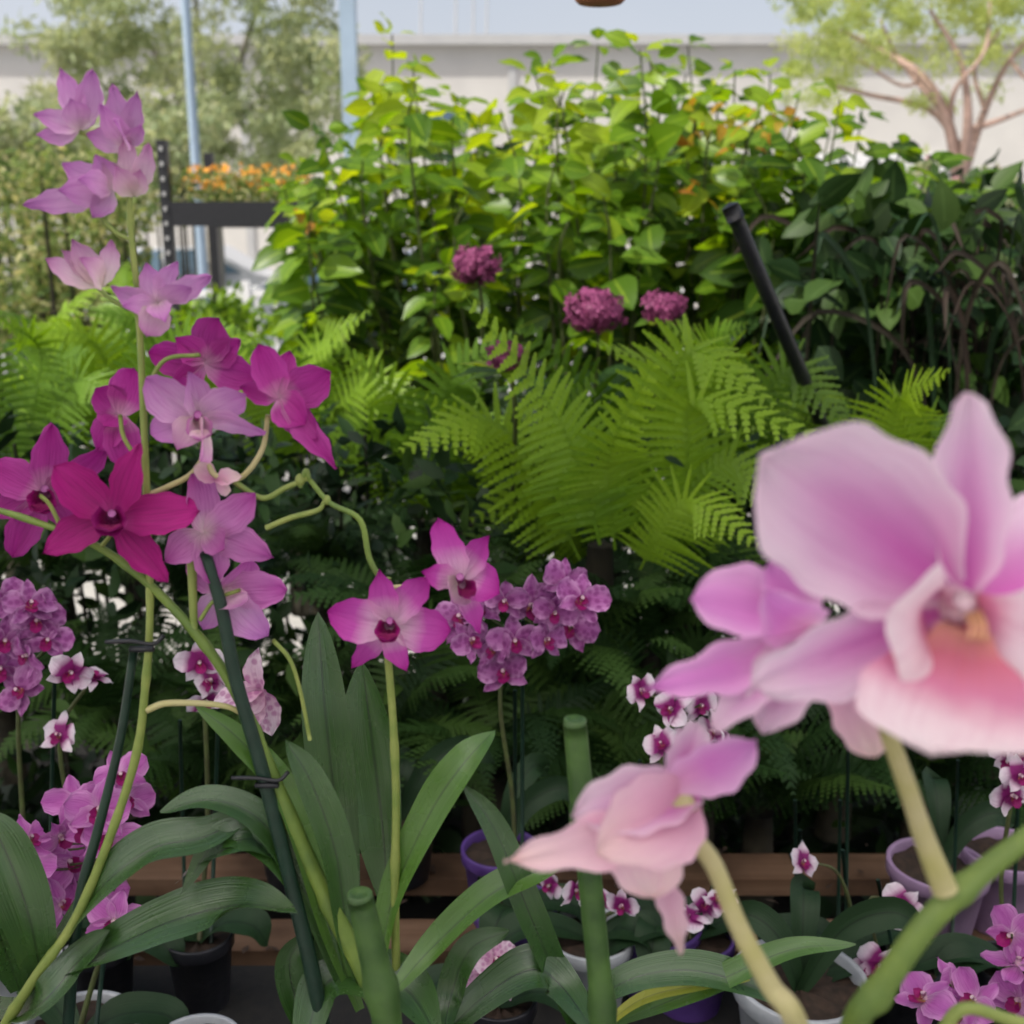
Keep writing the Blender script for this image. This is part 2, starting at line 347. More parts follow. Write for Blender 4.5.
def gflower(mb,C,f,R,mat,lipmat='phlip',roll=0.,star=False):
    f=nz(f); up=np.array([0,0,1.]); r=nz(np.cross(up,f)); u=nz(np.cross(f,r))
    cr,sr=math.cos(roll),math.sin(roll); r,u=r*cr+u*sr,u*cr-r*sr
    rr=random.random()
    for a,L,w,k,off in ((90,.95,.62,'sepal',-.03),(222,.95,.6,'sepal',-.03),(318,.95,.6,'sepal',-.03),(12,1.,1.0 if not star else .65,'round',.06),(168,1.,1.0 if not star else .65,'round',.06)):
        a=math.radians(a+random.uniform(-9,9)); dr=math.cos(a)*r+math.sin(a)*u
        petal(mb,C+f*off*R*.5,C+dr*R*L*random.uniform(.88,1.08)+f*R*(off+random.uniform(-.25,.3)),R*w*random.uniform(.85,1.05),f,mat,k,bend=random.uniform(-.15,.15),cup=random.uniform(-.15,.25),ruf=.07,nu=9,nv=7,rnd=rr)
    petal(mb,C+f*R*.05,C-u*R*.42+f*R*.35,R*.42,f+u,lipmat,'round',bend=-.1,nu=8,nv=5)
    for s in(-1,1): petal(mb,C+f*R*.05,C+s*r*R*.22-u*R*.08+f*R*.35,R*.28,-s*r+f*.4,lipmat,'round',nu=6,nv=5)
    tube(mb,[C,C+f*R*.25+u*R*.05],[R*.09,R*.08],'column',n=2,k=6)
def pot(name,c,r,h,mat,rim=True):
    mb=MB()
    rb=r*.76
    prof=[(0.001,0),(rb,0),(rb*1.01,.004),(r*.97,h*.82)]
    prof+=[(r*1.03,h*.83),(r*1.05,h*.84),(r*1.06,h*.99),(r*1.05,h),(r*.98,h),(r*.96,h*.985),(r*.94,h*.85)]
    lathe(mb,c,prof,mat)
    a=np.linspace(0,2*np.pi,28,endpoint=False); V=[];
    for rr in (r*.95,r*.7,r*.4,.001):
        for x in a: V.append([c[0]+rr*math.cos(x),c[1]+rr*math.sin(x),c[2]+h*.86+random.uniform(-.003,.006)])
    mb.add(V,grid_faces(4,28,True),(.5,.5,.5),'soil')
    return mb
BZ=.74
# ---------------------------------------------------------------- scatter
def leaf_template(nu=6,nv=5,w=.55,fold=.12,arch=.15):
    t=np.linspace(0,1,nu)[:,None]; v=np.linspace(-1,1,nv)[None,:]
    ww=np.sin(np.pi*t**.75)**.9*w/2
    x=t*np.ones_like(v); y=ww*v; z=fold*np.abs(v)*ww*2-arch*t**2+.02*np.sin(t*14)*np.abs(v)
    C=np.stack([x,(v*np.ones_like(t)+1)/2],-1)
    return np.stack([x,y,z],-1).reshape(-1,3),grid_faces(nu,nv),C.reshape(-1,2)
def scatter(mb,tmpl,P,X,Nn,sc,mat,rnd=None):
    V,Fc,C=tmpl; n=len(P)
    X=X/np.linalg.norm(X,axis=1)[:,None]; Nn=Nn-X*np.sum(Nn*X,1)[:,None]; Nn/=np.linalg.norm(Nn,axis=1)[:,None]+1e-9
    Y=np.cross(Nn,X)
    R=np.stack([X,Y,Nn],1)
    VV=np.einsum('vk,nkj->nvj',V,R)*sc[:,None,None]+P[:,None,:]
    r=rng.random(n) if rnd is None else rnd
    CC=np.concatenate([np.tile(C,(n,1,1)),np.repeat(r[:,None,None],len(V),1)],2)
    FF=(Fc[None]+(np.arange(n)*len(V))[:,None,None]).reshape(-1,Fc.shape[1])
    mb.add(VV.reshape(-1,3),FF,CC.reshape(-1,3),mat)
LT=leaf_template(6,3,.60,arch=.22); LS=leaf_template(4,3,.5); LN=leaf_template(3,3,.28,arch=.3); LL_=leaf_template(5,3,.34,arch=.3)
def rdir(n,up=0.,y=0.):
    a=rng.normal(0,1,(n,3)); a[:,2]+=up; a[:,1]+=y; return a/np.linalg.norm(a,axis=1)[:,None]
def frond_geo(P,spread,N_,r,npin=26,npl=9,droop=.15):
    """long arching frond: rachis + tapering leaflets with scalloped margins"""
    V=[];Fc=[];C=[]; m=len(P)-1
    T=np.gradient(P,axis=0); T/=np.linalg.norm(T,axis=1)[:,None]; Lr=np.sum(np.linalg.norm(np.diff(P,axis=0),axis=1))
    lim=Lr*.85/npin*.43
    for i in range(m):
        w=.005*Lr*(1-i/m)+.0008*Lr; b=len(V); s=nz(np.cross(T[i],N_))
        for q in(P[i],P[i+1]):
            V+=[q-s*w,q+s*w]; C+=[(.2,.5),(.2,.5)]
        Fc.append([b,b+2,b+3,b+1])
    for k in range(npin):
        t=.12+.87*k/(npin-1); x=t*m; i=min(int(x),m-1); f=x-i; p=P[i]*(1-f)+P[i+1]*f; dr=T[i]
        side_=nz(np.cross(N_,dr)); nrm=nz(np.cross(dr,side_))
        L=spread*(math.sin(math.pi*min(1,((t-.04)/.96))**.62))**.8*(1-.25*t)+.008*Lr
        for s in(-1,1):
            ax=nz(side_*s+dr*(.35+.3*t)+nrm*r.normal(0,.09)-np.array([0,0,.12]))
            per=nz(dr-ax*np.dot(dr,ax))
            LL=L*r.uniform(.88,1.08); nn=nz(np.cross(ax,per))
            n=max(4,int(npl*(LL/spread)+2))
            for j in range(n):
                u=(j+.1)/n; q=p+ax*LL*u-np.array([0,0,droop*LL*u*u])
                l=min(LL*.22,lim)*(1-u**1.8)**.9+.002*Lr; w=LL/n*.58
                for s2 in(-1,1):
                    d2=per*s2+ax*.35; tip=q+d2*l+nn*(r.normal(0,.05)-.12)*l
                    b=len(V)
                    V+= [q-ax*w,q+ax*w,tip+ax*w*.5,tip-ax*w*.75]; C+=[(.3,.6),(.5,.6),(1,.8),(.8,.8)]
                    Fc.append([b,b+1,b+2,b+3])
    return np.array(V),np.array(Fc),np.array(C)
def frond_template(seed,e0=65,e1=-20,spread=.2,side=0.):
    m=40; el=np.radians(np.linspace(e0,e1,m)); yaw=np.linspace(0,side,m)
    st=np.stack([np.cos(el)*np.cos(yaw),np.cos(el)*np.sin(yaw),np.sin(el)],1)/m
    P=np.vstack([[0,0,0],np.cumsum(st,0)])
    return frond_geo(P,spread,np.array([0,0,1.]),np.random.default_rng(seed),npin=24,npl=6,droop=.25)
FR=[frond_template(1,e0=70,e1=-35),frond_template(2,e0=60,e1=-10,side=.4),frond_template(3,e0=50,e1=-30,side=-.4),frond_template(4,e0=78,e1=0,side=.2)]
def fern(name,c,n,L,mat):
    mb=MB()
    for i in range(n):
        a=2*math.pi*(i+rng.random()*.8)/n
        X=np.array([[math.cos(a),math.sin(a),rng.uniform(-.25,.35)]])
        s=L*rng.uniform(.7,1.1)
        scatter(mb,FR[rng.integers(0,4)],np.array([c])+rng.normal(0,.015,(1,3)),X,np.array([[0,-.35,1.]])+rng.normal(0,.15,(1,3)),np.array([s]),mat)
    tube(mb,[np.array(c)-[0,0,.16],np.array(c)-[0,0,.02]],[.03,.02],'barkd',n=3)
    return mb
def fern_fronds(name,lst,d,mat,dj=.12,tone=(0,1)):
    mb=MB()
    for (bx,by,mx,my,tx,ty,sp) in lst:
        dd=d+rng.uniform(-dj,dj)
        P=catmull([W(bx,by,dd+.06),W((bx+mx)/2-(tx-bx)*.06,(by+my)/2,dd+.03),W(mx,my,dd),W(tx,ty,dd-.08)],10)
        V,Fc,C=frond_geo(P,S(sp,dd),nz(np.array([0,-.8,.62])+rng.normal(0,.2,3)),rng,npin=25,npl=9)
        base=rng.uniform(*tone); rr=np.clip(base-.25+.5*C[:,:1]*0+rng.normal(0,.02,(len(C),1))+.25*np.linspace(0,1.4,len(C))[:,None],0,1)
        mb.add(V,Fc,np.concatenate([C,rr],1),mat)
    b=W(lst[0][0],lst[0][1],d+.06); tube(mb,[b-[0,0,.3],b],[.035,.02],'barkd',n=3)
    mb.obj(name)

# ================================================================ SETTING
mb=MB()
mb.add([[-300,-60,0],[300,-60,0],[300,500,0],[-300,500,0]],[[0,1,2,3]],(.5,.5,.5),'paving'); mb.obj('ground',smooth=False)
mb=MB(); mb.add([[-60,9,.004],[60,9,.004],[60,22,.004],[-60,22,.004]],[[0,1,2,3]],(.5,.5,.5),'asphalt')
for x in np.arange(-30,30,2.6): mb.add([[x,10,.008],[x+.1,10,.008],[x+.1,14.5,.008],[x,14.5,.008]],[[0,1,2,3]],(.5,.5,.5),'white')
mb.obj('car_park',smooth=False)
mb=MB(); box(mb,(0,8.85,.06),(120,.25,.12),'trim'); mb.obj('kerb',smooth=False)
mb=MB(); H=W(512,46,26)[2]
box(mb,(0,31,H/2),(90,10,H),'wall'); box(mb,(0,25.95,H+.1),(90.3,.4,.2),'trim')
for x in np.arange(-42,43,6.): box(mb,(x,25.985,H/2-.2),(.18,.06,H-.4),'trim')
for x in (-27,-15,-1.5,13,25): 
    box(mb,(x,25.98,4.0),(.8,.08,.75),'trim'); box(mb,(x,25.93,4.0),(.65,.06,.6),'glass')
for x in (-20,8,20): box(mb,(x,25.97,1.7),(3.6,.1,3.4),'white')
for x,h in ((-2.1,1.6),(-1.3,2.2),(-.6,1.5),(-.9,2.0)):
    tube(mb,[(x,27,H),(x+.05,27,H+h)],[.025,.015],'trim',n=2); 
mb.obj('warehouse_building',smooth=False)
mb=MB(); x,y=W(193,120,10.5)[:2]
tube(mb,[(x,y,0),(x,y,3.5),(x,y,7)],[.05,.04,.03],'bluepole',n=4,k=12); tube(mb,[(x,y,6.95),(x+.3,y,7.2),(x+.9,y,7.25)],[.04,.03],'bluepole'); box(mb,(x+1.1,y,7.22),(.6,.22,.1),'trim'); box(mb,(x,y,.1),(.3,.3,.2),'trim')
mb.obj('street_lamp')
mb=MB(); x,y=W(350,80,10)[:2]; box(mb,(x,y,3),(.13,.13,6),'bluepole'); box(mb,(x,y,.015),(.3,.3,.03),'bluepole'); box(mb,(x,y,6.02),(.17,.17,.04),'bluepole'); box(mb,(x,y-.09,4.2),(.2,.05,.2),'trim')
mb.obj('steel_post',smooth=False)
def car(name,x,y,mat,rot=0):
    e=bpy.data.objects.new(name,None); scene.collection.objects.link(e)
    b=MB(); prof=[(-2.1,.35),(-2.15,.6),(-2.05,.86),(-1.5,.95),(-.85,1.0),(-.35,1.4),(.9,1.44),(1.6,1.02),(2.1,.92),(2.15,.5),(2.1,.32)]
    n=len(prof); V=[]
    for yy,sc in((-.85,0),(-.8,1),(.8,1),(.85,0)):
        for px,pz in prof: V.append([px*(1 if sc==0 else .995),yy*(1 if pz<1.01 else .82),pz])
    Fc=[]
    for k in (0,1,2):
        for i in range(n): Fc.append([k*n+i,k*n+(i+1)%n,(k+1)*n+(i+1)%n,(k+1)*n+i])
    b.add(V,Fc,(.5,.5,.5),mat)
    b.Fq.append(np.array([list(range(n))])); b.MI.append(np.array([0])); b.Fq.append(np.array([list(range(3*n,4*n))[::-1]])); b.MI.append(np.array([0]))
    b.obj('body',e,False)
    g=MB()
    for s in(-1,1):
        V=[[-.78,s*.86,1.02],[-.36,s*.715,1.35],[.25,s*.715,1.38],[.25,s*.86,1.02]]; g.add(V,[[0,1,2,3]],(.5,.5,.5),'glass')
        V=[[.32,s*.86,1.02],[.32,s*.715,1.38],[.88,s*.715,1.39],[1.45,s*.86,1.04]]; g.add(V,[[0,1,2,3]],(.5,.5,.5),'glass')
    g.obj('side_windows',e,False)
    w=MB()
    for wx in(-1.35,1.35):
        for s in(-1,1):
            tube(w,[(wx,s*.72,.32),(wx,s*.9,.32)],[.32,.32],'tyre',n=2,k=24); tube(w,[(wx,s*.9,.32),(wx,s*.92,.32)],[.19,.19],'trim',n=2,k=16)
    w.obj('wheels',e)
    e.location=(x,y,0.004); e.rotation_euler=(0,0,rot)
car('parked_car',W(285,260,13)[0]+.6,13,'carp',.1)
car('parked_car.001',W(230,260,17)[0]-1.2,17.5,'carp',0)
car('parked_car.002',7.2,12.5,'carp',.05)
mb=MB()
for z in(.25,1.15): box(mb,(-4,8.4,z),(16,.04,.05),'white')
for x in np.arange(-12,4,.14): box(mb,(x,8.4,.7),(.025,.025,.92),'white')
for x in np.arange(-12,4.1,2): box(mb,(x,8.4,.62),(.07,.07,1.24),'white')
mb.obj('railing_fence',smooth=False)

def tree(name,limbs,leafmat,bark,clumps,ls,tmpl=LS):
    mb=MB()
    for L,r in limbs: tube(mb,L,r,bark,n=6,k=8)
    for (c,r,n) in clumps:
        c=np.asarray(c); d=rdir(n); rad=r*rng.random((n,1))**.45
        P=c+d*rad*np.array([1.25,1,.75]); tone=rng.uniform(0,.5)
        scatter(mb,tmpl,P,rdir(n,-.3),rdir(n,.6),ls*rng.uniform(.6,1.3,n),leafmat,tone+rng.random(n)*.5)
    mb.obj(name)
def clumps_px(lst,d,dj,n):
    return [(W(x,y,d+rng.uniform(-dj,dj)),S(r,d),n) for x,y,r in lst]
bt=W(215,330,14); bt[2]=0
def limbs_px(lst,d): 
    return [([W(x,y,d+random.uniform(-.3,.3) if i>0 else d) for i,(x,y) in enumerate(p)],r) for p,r in lst]
L=limbs_px([([(205,160),(160,60),(110,0),(90,-60)],[.06,.04,.02]),([(215,170),(235,80),(260,0),(280,-60)],[.06,.04,.02]),([(212,150),(200,60),(190,-80)],[.05,.03,.02]),([(225,130),(290,70),(320,20)],[.04,.02,.015]),([(190,130),(110,90),(60,60)],[.03,.02,.015])],15.5)
L.append(([bt,W(215,250,15),W(212,150,15.5)],[.15,.12,.06]))
cl=[]
for i in range(200):
    x=rng.uniform(10,350); y=rng.uniform(-90,210); 
    if (x-190)**2/155**2+(y-60)**2/155**2<1.1: cl.append((x,y,rng.uniform(11,24)))
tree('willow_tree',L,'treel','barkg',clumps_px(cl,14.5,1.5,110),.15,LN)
bt=W(955,300,9); bt[2]=0
L=limbs_px([([(960,200),(950,130),(925,80),(880,50),(840,30)],[.05,.04,.028,.012]),([(960,190),(968,120),(960,60),(930,10)],[.05,.035,.02,.012]),([(965,170),(985,110),(1010,60),(1050,20)],[.04,.03,.02,.012]),([(962,150),(930,110),(870,95),(830,85)],[.03,.02,.01]),([(968,130),(1000,120),(1050,100)],[.03,.012]),([(950,125),(955,90),(985,50),(990,0)],[.025,.015,.01]),([(925,80),(900,85),(860,60)],[.015,.01]),([(940,110),(900,60),(880,20)],[.02,.01]),([(985,110),(975,70),(1000,30)],[.02,.01]),([(1010,60),(1030,80),(1060,70)],[.015,.01])],8.8)
L.append(([bt,W(957,250,8.9),W(960,200,8.8)],[.09,.07,.052]))
cl=[]
for i in range(260):
    x=rng.uniform(780,1150); y=rng.uniform(-70,135)
    yl=70+(30 if x<880 else 0)+rng.uniform(-35,35)
    if y<yl and (x-960)/175*(x-960)/175+(y-40)**2/115**2<1.15: cl.append((x,y,rng.uniform(9,17)))
tree('acacia_tree',L,'treer','bark',clumps_px(cl,9.2,.9,110),.06,LN)
def hedge(name,pts,d,dj,n,ls,mat,tmpl=LS,extra=None):
    mb=MB()
    for x,y,r in pts:
        c=W(x,y,d+rng.uniform(-dj,dj)); R=S(r,d); dd=rdir(n); P=c+dd*R*rng.random((n,1))**.4*np.array([1.2,1,.9])
        scatter(mb,tmpl,P,rdir(n,.2),rdir(n,.8,-.3),ls*rng.uniform(.6,1.3,n),mat)
        tube(mb,[(c[0],c[1],0),c],[.02,.008],'barkd',n=2,k=5)
        if extra: 
            k=int(n*.12); P=c+rdir(k,.6,-.5)*R*1.05; scatter(mb,LS,P,rdir(k),rdir(k,1),ls*.6*np.ones(k),extra)
    return mb.obj(name)
pts=[(rng.uniform(-60,130),rng.uniform(170,330),rng.uniform(20,36)) for _ in range(55)]
hedge('hedge',pts,6.0,.8,170,.05,'hedge')
pts=[(rng.uniform(-60,210),rng.uniform(110,200),rng.uniform(18,34)) for _ in range(40)]
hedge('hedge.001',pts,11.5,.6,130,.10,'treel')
pts=[(rng.uniform(900,1090),rng.uniform(165,230),rng.uniform(14,24)) for _ in range(16)]
hedge('oleander_bush',pts,5.0,.4,110,.045,'treel',extra='pinkfl')
pts=[(rng.uniform(150,350),rng.uniform(305,350),rng.uniform(14,24)) for _ in range(20)]
hedge('box_hedge',pts,4.8,.4,130,.045,'fern')

# ---- shrub d ~2.9
mb=MB()
topx=[270,300,330,360,400,440,480,520,560,600,640,690,720,760,800,850,900,960,1040]; topy=[200,160,140,95,40,85,90,100,70,50,65,50,70,85,88,110,140,170,205]
tips=[(300,165),(322,235),(335,140),(372,95),(392,34),(412,62),(430,120),(455,95),(478,130),(500,110),(535,75),(560,95),(598,45),(612,90),(650,62),(688,45),(700,95),(735,70),(760,110),(800,90),(830,130),(862,115),(900,150),(930,165),(965,180),(1005,215),(345,290),(290,255),(310,205),(1030,250),(285,190),(350,180),(548,62),(640,50),(770,72),(840,100),(320,130)]
stems=[]
for (x,y) in tips:
    d=2.85+rng.uniform(-.3,.3)
    bx=x+(620-x)*.35; stems.append((0,x,y,[W(bx+rng.uniform(-20,20),470,d+.05),W(x+(bx-x)*.6+rng.uniform(-12,12),y+(470-y)*.6,d+rng.uniform(-.05,.05)),W(x+(bx-x)*.2+rng.uniform(-14,14),y+(470-y)*.22,d),W(x,y,d)]))
for i in range(115):
    x=rng.uniform(295,1010); top=np.interp(x,topx,topy)
    y=top+15+(340-top)*rng.random()**1.15; d=2.95+rng.uniform(-.55,.5)
    bx=x+(620-x)*.2; stems.append((1,x,y,[W(bx,520,d+.1),W(x+rng.uniform(-15,15),y+70,d+.03),W(x,y,d)]))
P=[];X=[];Nn=[];Sc=[];Rn=[]
for kind,xx_,yy,st in stems:
    Q=catmull(st,8); tube(mb,st,[.005,.0035,.002],'woody',n=5,k=5)
    L=np.concatenate([[0],np.cumsum(np.linalg.norm(np.diff(Q,axis=0),axis=1))]); tot=L[-1]
    s=tot; k=0; rot=rng.uniform(0,3); tone=rng.random()*.65+.38*(1-min(1,yy/330))  # light painted into leaf tone: paler up high, darker further down each stem
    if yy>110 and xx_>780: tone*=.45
    while s>max(.03,tot-(.6 if kind==0 else .26)):
        p=np.array([np.interp(s,L,Q[:,j]) for j in range(3)])
        nl=2 if k>0 else 5
        for q in range(nl):
            a=rot+q*2*math.pi/nl+rng.normal(0,.3)
            dr=np.array([math.cos(a),math.sin(a)*.9-.1,rng.uniform(-.7,.3)+(0.35 if k==0 else 0)])
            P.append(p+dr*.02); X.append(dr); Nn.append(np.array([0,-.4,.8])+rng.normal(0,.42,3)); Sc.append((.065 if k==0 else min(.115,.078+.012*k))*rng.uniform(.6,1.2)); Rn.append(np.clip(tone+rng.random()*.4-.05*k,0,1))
        rot+=math.pi/2+rng.normal(0,.2); s-=rng.uniform(.035,.055); k+=1
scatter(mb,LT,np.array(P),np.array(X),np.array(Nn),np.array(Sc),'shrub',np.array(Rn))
mb.obj('hydrangea_shrub')
def px_pts(n,x0,x1,y0,y1,d0,d1): return np.array([W(rng.uniform(x0,x1),rng.uniform(y0,y1),rng.uniform(d0,d1)) for _ in range(n)])
mb=MB()
for cx,cy,nn_ in ((695,118,14),(745,130,12),(762,120,8),(700,190,7),(325,235,10)):
    tube(mb,[W(cx,430,3.2),W(cx+6,250,3.2),W(cx,cy,2.8)],[.008,.004],'woody',n=5,k=5)
    P=px_pts(nn_,cx-24,cx+24,cy-20,cy+22,2.45,3.0); scatter(mb,LT,P,rdir(nn_),rdir(nn_,.8),rng.uniform(.03,.06,nn_),'rust')
mb.obj('copper_leaf_shrub')
mb=MB()
P=np.vstack([px_pts(700,340,1060,250,420,3.1,3.7),px_pts(700,740,1060,190,420,2.4,3.3),px_pts(420,800,1060,200,410,2.0,2.4),px_pts(500,380,1000,150,330,3.4,3.8)])
for i in range(0,len(P),14): tube(mb,[(P[i][0],P[i][1]+.05,.5),P[i]],[.006,.003],'barkd',n=2,k=4)
scatter(mb,LT,P,rdir(len(P),-.2),rdir(len(P),.9,-.4),rng.uniform(.05,.11,len(P)),'shrubd')
mb.obj('laurel_shrub')
mb=MB()
for i in range(70):
    bx=rng.uniform(880,1060); d=2.15+rng.uniform(-.2,.3); by=450
    tx=bx+rng.uniform(-120,120); ty=rng.uniform(210,340)
    P_=[W(bx,by,d),W(bx*.7+tx*.3,by-.6*(by-ty)-20,d-.03),W(tx,ty,d-.08+rng.uniform(-.08,.08)),W(tx+(tx-bx)*.4+rng.uniform(-20,20),ty+rng.uniform(10,90),d-.12)]
    strap(mb,P_,rng.uniform(.005,.013),'reed' if i%3 else 'strapd',(rng.normal(0,.5),-1,.4),fold=.3,nu=5,nv=3)
mb.obj('cordyline_plant')
mb=MB()
fv=[];ff=[];fc=[]
for k in range(4):
    a=k*math.pi/2; b=len(fv)
    for (x,y) in ((0,0),(.6,-.42),(1,0),(.6,.42)): fv.append([x*math.cos(a)-y*math.sin(a),x*math.sin(a)+y*math.cos(a),.15*x]); fc.append((x,.5+y/2))
    ff.append([b,b+1,b+2,b+3])
FT=(np.array(fv),np.array(ff),np.array(fc))
for x,y,r,d in ((476,265,22,2.0),(595,311,26,1.85),(664,308,19,1.9),(508,356,15,1.45)):
    c=W(x,y,d); R=S(r,d); n=int(260*(r/25)**2)
    dd=rdir(n); lump=1+.16*np.sin(dd[:,:1]*7+x)*np.cos(dd[:,2:]*6); P=c+dd*R*lump*np.array([1,1,.72])*rng.uniform(.75,1.1,(n,1))
    scatter(mb,FT,P,np.cross(dd,rdir(n)),dd+rng.normal(0,.5,(n,3)),rng.uniform(.007,.012,n),'hyd')
    ball(mb,c,R*.68,'hyd',sz=.72)
    tube(mb,[c,c+np.array([.01,.05,-.1]),c+np.array([.0,.3,-.35])],[.003,.004],'woody',n=4)
    m=6; P=c+np.array([0,.03,-R*.9])+rdir(m)*.01; scatter(mb,LT,P,rdir(m)*np.array([1,1,.4]),rdir(m,3),rng.uniform(.05,.08,m),'shrub')
mb.obj('hydrangea_plant')

# ---- ferns
def F_(x,y,d,n,L,mat): fern('f',W(x,y,d),n,L,mat).obj('fern_plant')
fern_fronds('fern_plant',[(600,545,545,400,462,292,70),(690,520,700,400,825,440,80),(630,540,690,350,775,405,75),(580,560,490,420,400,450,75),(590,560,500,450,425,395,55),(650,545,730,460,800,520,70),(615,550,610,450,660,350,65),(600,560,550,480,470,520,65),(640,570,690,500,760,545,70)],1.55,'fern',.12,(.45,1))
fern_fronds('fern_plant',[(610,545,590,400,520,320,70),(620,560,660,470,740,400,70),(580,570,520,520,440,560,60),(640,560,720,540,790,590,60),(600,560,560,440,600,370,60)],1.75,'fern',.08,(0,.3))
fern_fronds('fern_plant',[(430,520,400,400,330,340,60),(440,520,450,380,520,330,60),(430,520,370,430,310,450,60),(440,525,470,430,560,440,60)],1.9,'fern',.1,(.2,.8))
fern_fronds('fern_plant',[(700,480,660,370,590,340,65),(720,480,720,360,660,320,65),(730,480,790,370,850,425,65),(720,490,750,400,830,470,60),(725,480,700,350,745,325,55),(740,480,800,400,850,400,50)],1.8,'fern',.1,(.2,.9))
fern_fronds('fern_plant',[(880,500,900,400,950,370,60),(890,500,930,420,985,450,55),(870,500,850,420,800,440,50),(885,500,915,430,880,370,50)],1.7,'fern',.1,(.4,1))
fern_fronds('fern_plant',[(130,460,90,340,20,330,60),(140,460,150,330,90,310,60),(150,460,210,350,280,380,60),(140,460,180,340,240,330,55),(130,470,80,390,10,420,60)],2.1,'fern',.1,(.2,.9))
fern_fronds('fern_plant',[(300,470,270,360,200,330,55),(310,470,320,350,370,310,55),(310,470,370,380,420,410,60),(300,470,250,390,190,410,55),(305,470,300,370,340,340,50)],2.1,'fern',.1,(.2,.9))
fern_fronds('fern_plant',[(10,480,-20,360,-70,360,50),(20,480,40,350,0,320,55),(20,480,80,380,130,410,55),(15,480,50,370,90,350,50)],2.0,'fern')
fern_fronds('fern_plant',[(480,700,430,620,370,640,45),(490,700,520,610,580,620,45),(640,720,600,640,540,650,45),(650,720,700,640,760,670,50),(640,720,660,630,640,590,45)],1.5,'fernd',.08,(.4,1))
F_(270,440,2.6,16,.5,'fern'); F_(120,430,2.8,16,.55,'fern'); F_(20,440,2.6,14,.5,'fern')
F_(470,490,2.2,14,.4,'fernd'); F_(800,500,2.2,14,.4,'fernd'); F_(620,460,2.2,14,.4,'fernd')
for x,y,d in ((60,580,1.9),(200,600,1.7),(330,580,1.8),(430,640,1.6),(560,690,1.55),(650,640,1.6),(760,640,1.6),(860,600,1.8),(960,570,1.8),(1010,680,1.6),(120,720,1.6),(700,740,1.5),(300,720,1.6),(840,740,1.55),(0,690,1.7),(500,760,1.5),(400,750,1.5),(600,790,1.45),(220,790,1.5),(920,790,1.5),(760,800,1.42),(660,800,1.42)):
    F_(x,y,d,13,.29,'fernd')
mb=MB()
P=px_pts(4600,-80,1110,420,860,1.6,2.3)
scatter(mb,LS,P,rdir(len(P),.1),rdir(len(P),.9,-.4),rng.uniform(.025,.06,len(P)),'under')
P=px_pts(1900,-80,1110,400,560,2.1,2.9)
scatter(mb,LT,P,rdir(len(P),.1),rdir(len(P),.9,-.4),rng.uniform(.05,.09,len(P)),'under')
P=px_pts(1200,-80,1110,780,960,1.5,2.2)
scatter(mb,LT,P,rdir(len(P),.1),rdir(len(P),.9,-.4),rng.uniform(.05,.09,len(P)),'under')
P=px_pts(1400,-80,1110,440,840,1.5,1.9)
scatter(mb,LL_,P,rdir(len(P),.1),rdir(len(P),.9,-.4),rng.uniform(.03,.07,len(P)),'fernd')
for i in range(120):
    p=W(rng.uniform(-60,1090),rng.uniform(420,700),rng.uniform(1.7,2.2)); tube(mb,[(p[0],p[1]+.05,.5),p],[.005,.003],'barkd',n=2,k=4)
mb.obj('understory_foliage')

mb=MB(); tube(mb,[W(733,212,1.5),W(770,300,1.58),W(812,400,1.74),W(850,500,1.9)],[.0105,.0108,.0115,.012],'black',k=12)
tube(mb,[W(730,206,1.5),W(736,220,1.5)],[.012,.012],'black',n=2,k=12); mb.obj('black_garden_pole')

# ---- nursery rack
mb=MB(); d=4.
a=W(162,140,d); x0=a[0]; x1=W(296,200,d)[0]; zt=a[2]; zs=W(200,214,d)[2]; h=S(22,d)
for yy in(d,d+.6):
    for x in(x0,x1): 
        zz=zt if x==x0 else zs+h/2
        box(mb,(x,yy,zz/2),(.035,.035,zz),'black')
        if yy==d:
            for z in np.arange(.1,zz,.05): box(mb,(x,yy-.021,z),(.010,.008,.014),'trim')
for yy in(d,d+.6): box(mb,((x0+x1)/2,yy-.001,zs),(x1-x0-.036,.03,h),'black')
box(mb,((x0+x1)/2,d+.3,zs+h/2-.01),(x1-x0-.04,.56,.018),'black')
mb.obj('nursery_rack',smooth=False)
mb=MB()
n=1000; P=np.stack([rng.uniform(x0+.03,x1,n),rng.uniform(d-.02,d+.55,n),zs+h/2+rng.uniform(0,.10,n)],1)
scatter(mb,LS,P,rdir(n,.5),rdir(n,.5),rng.uniform(.02,.04,n),'hedge')
n=300; P=np.stack([rng.uniform(x0+.03,x1,n),rng.uniform(d-.04,d+.55,n),zs+h/2+rng.uniform(.05,.13,n)],1)
scatter(mb,FT,P,rdir(n),rdir(n,1.,-.6),rng.uniform(.008,.015,n),'orange'); mb.obj('marigold_plants')

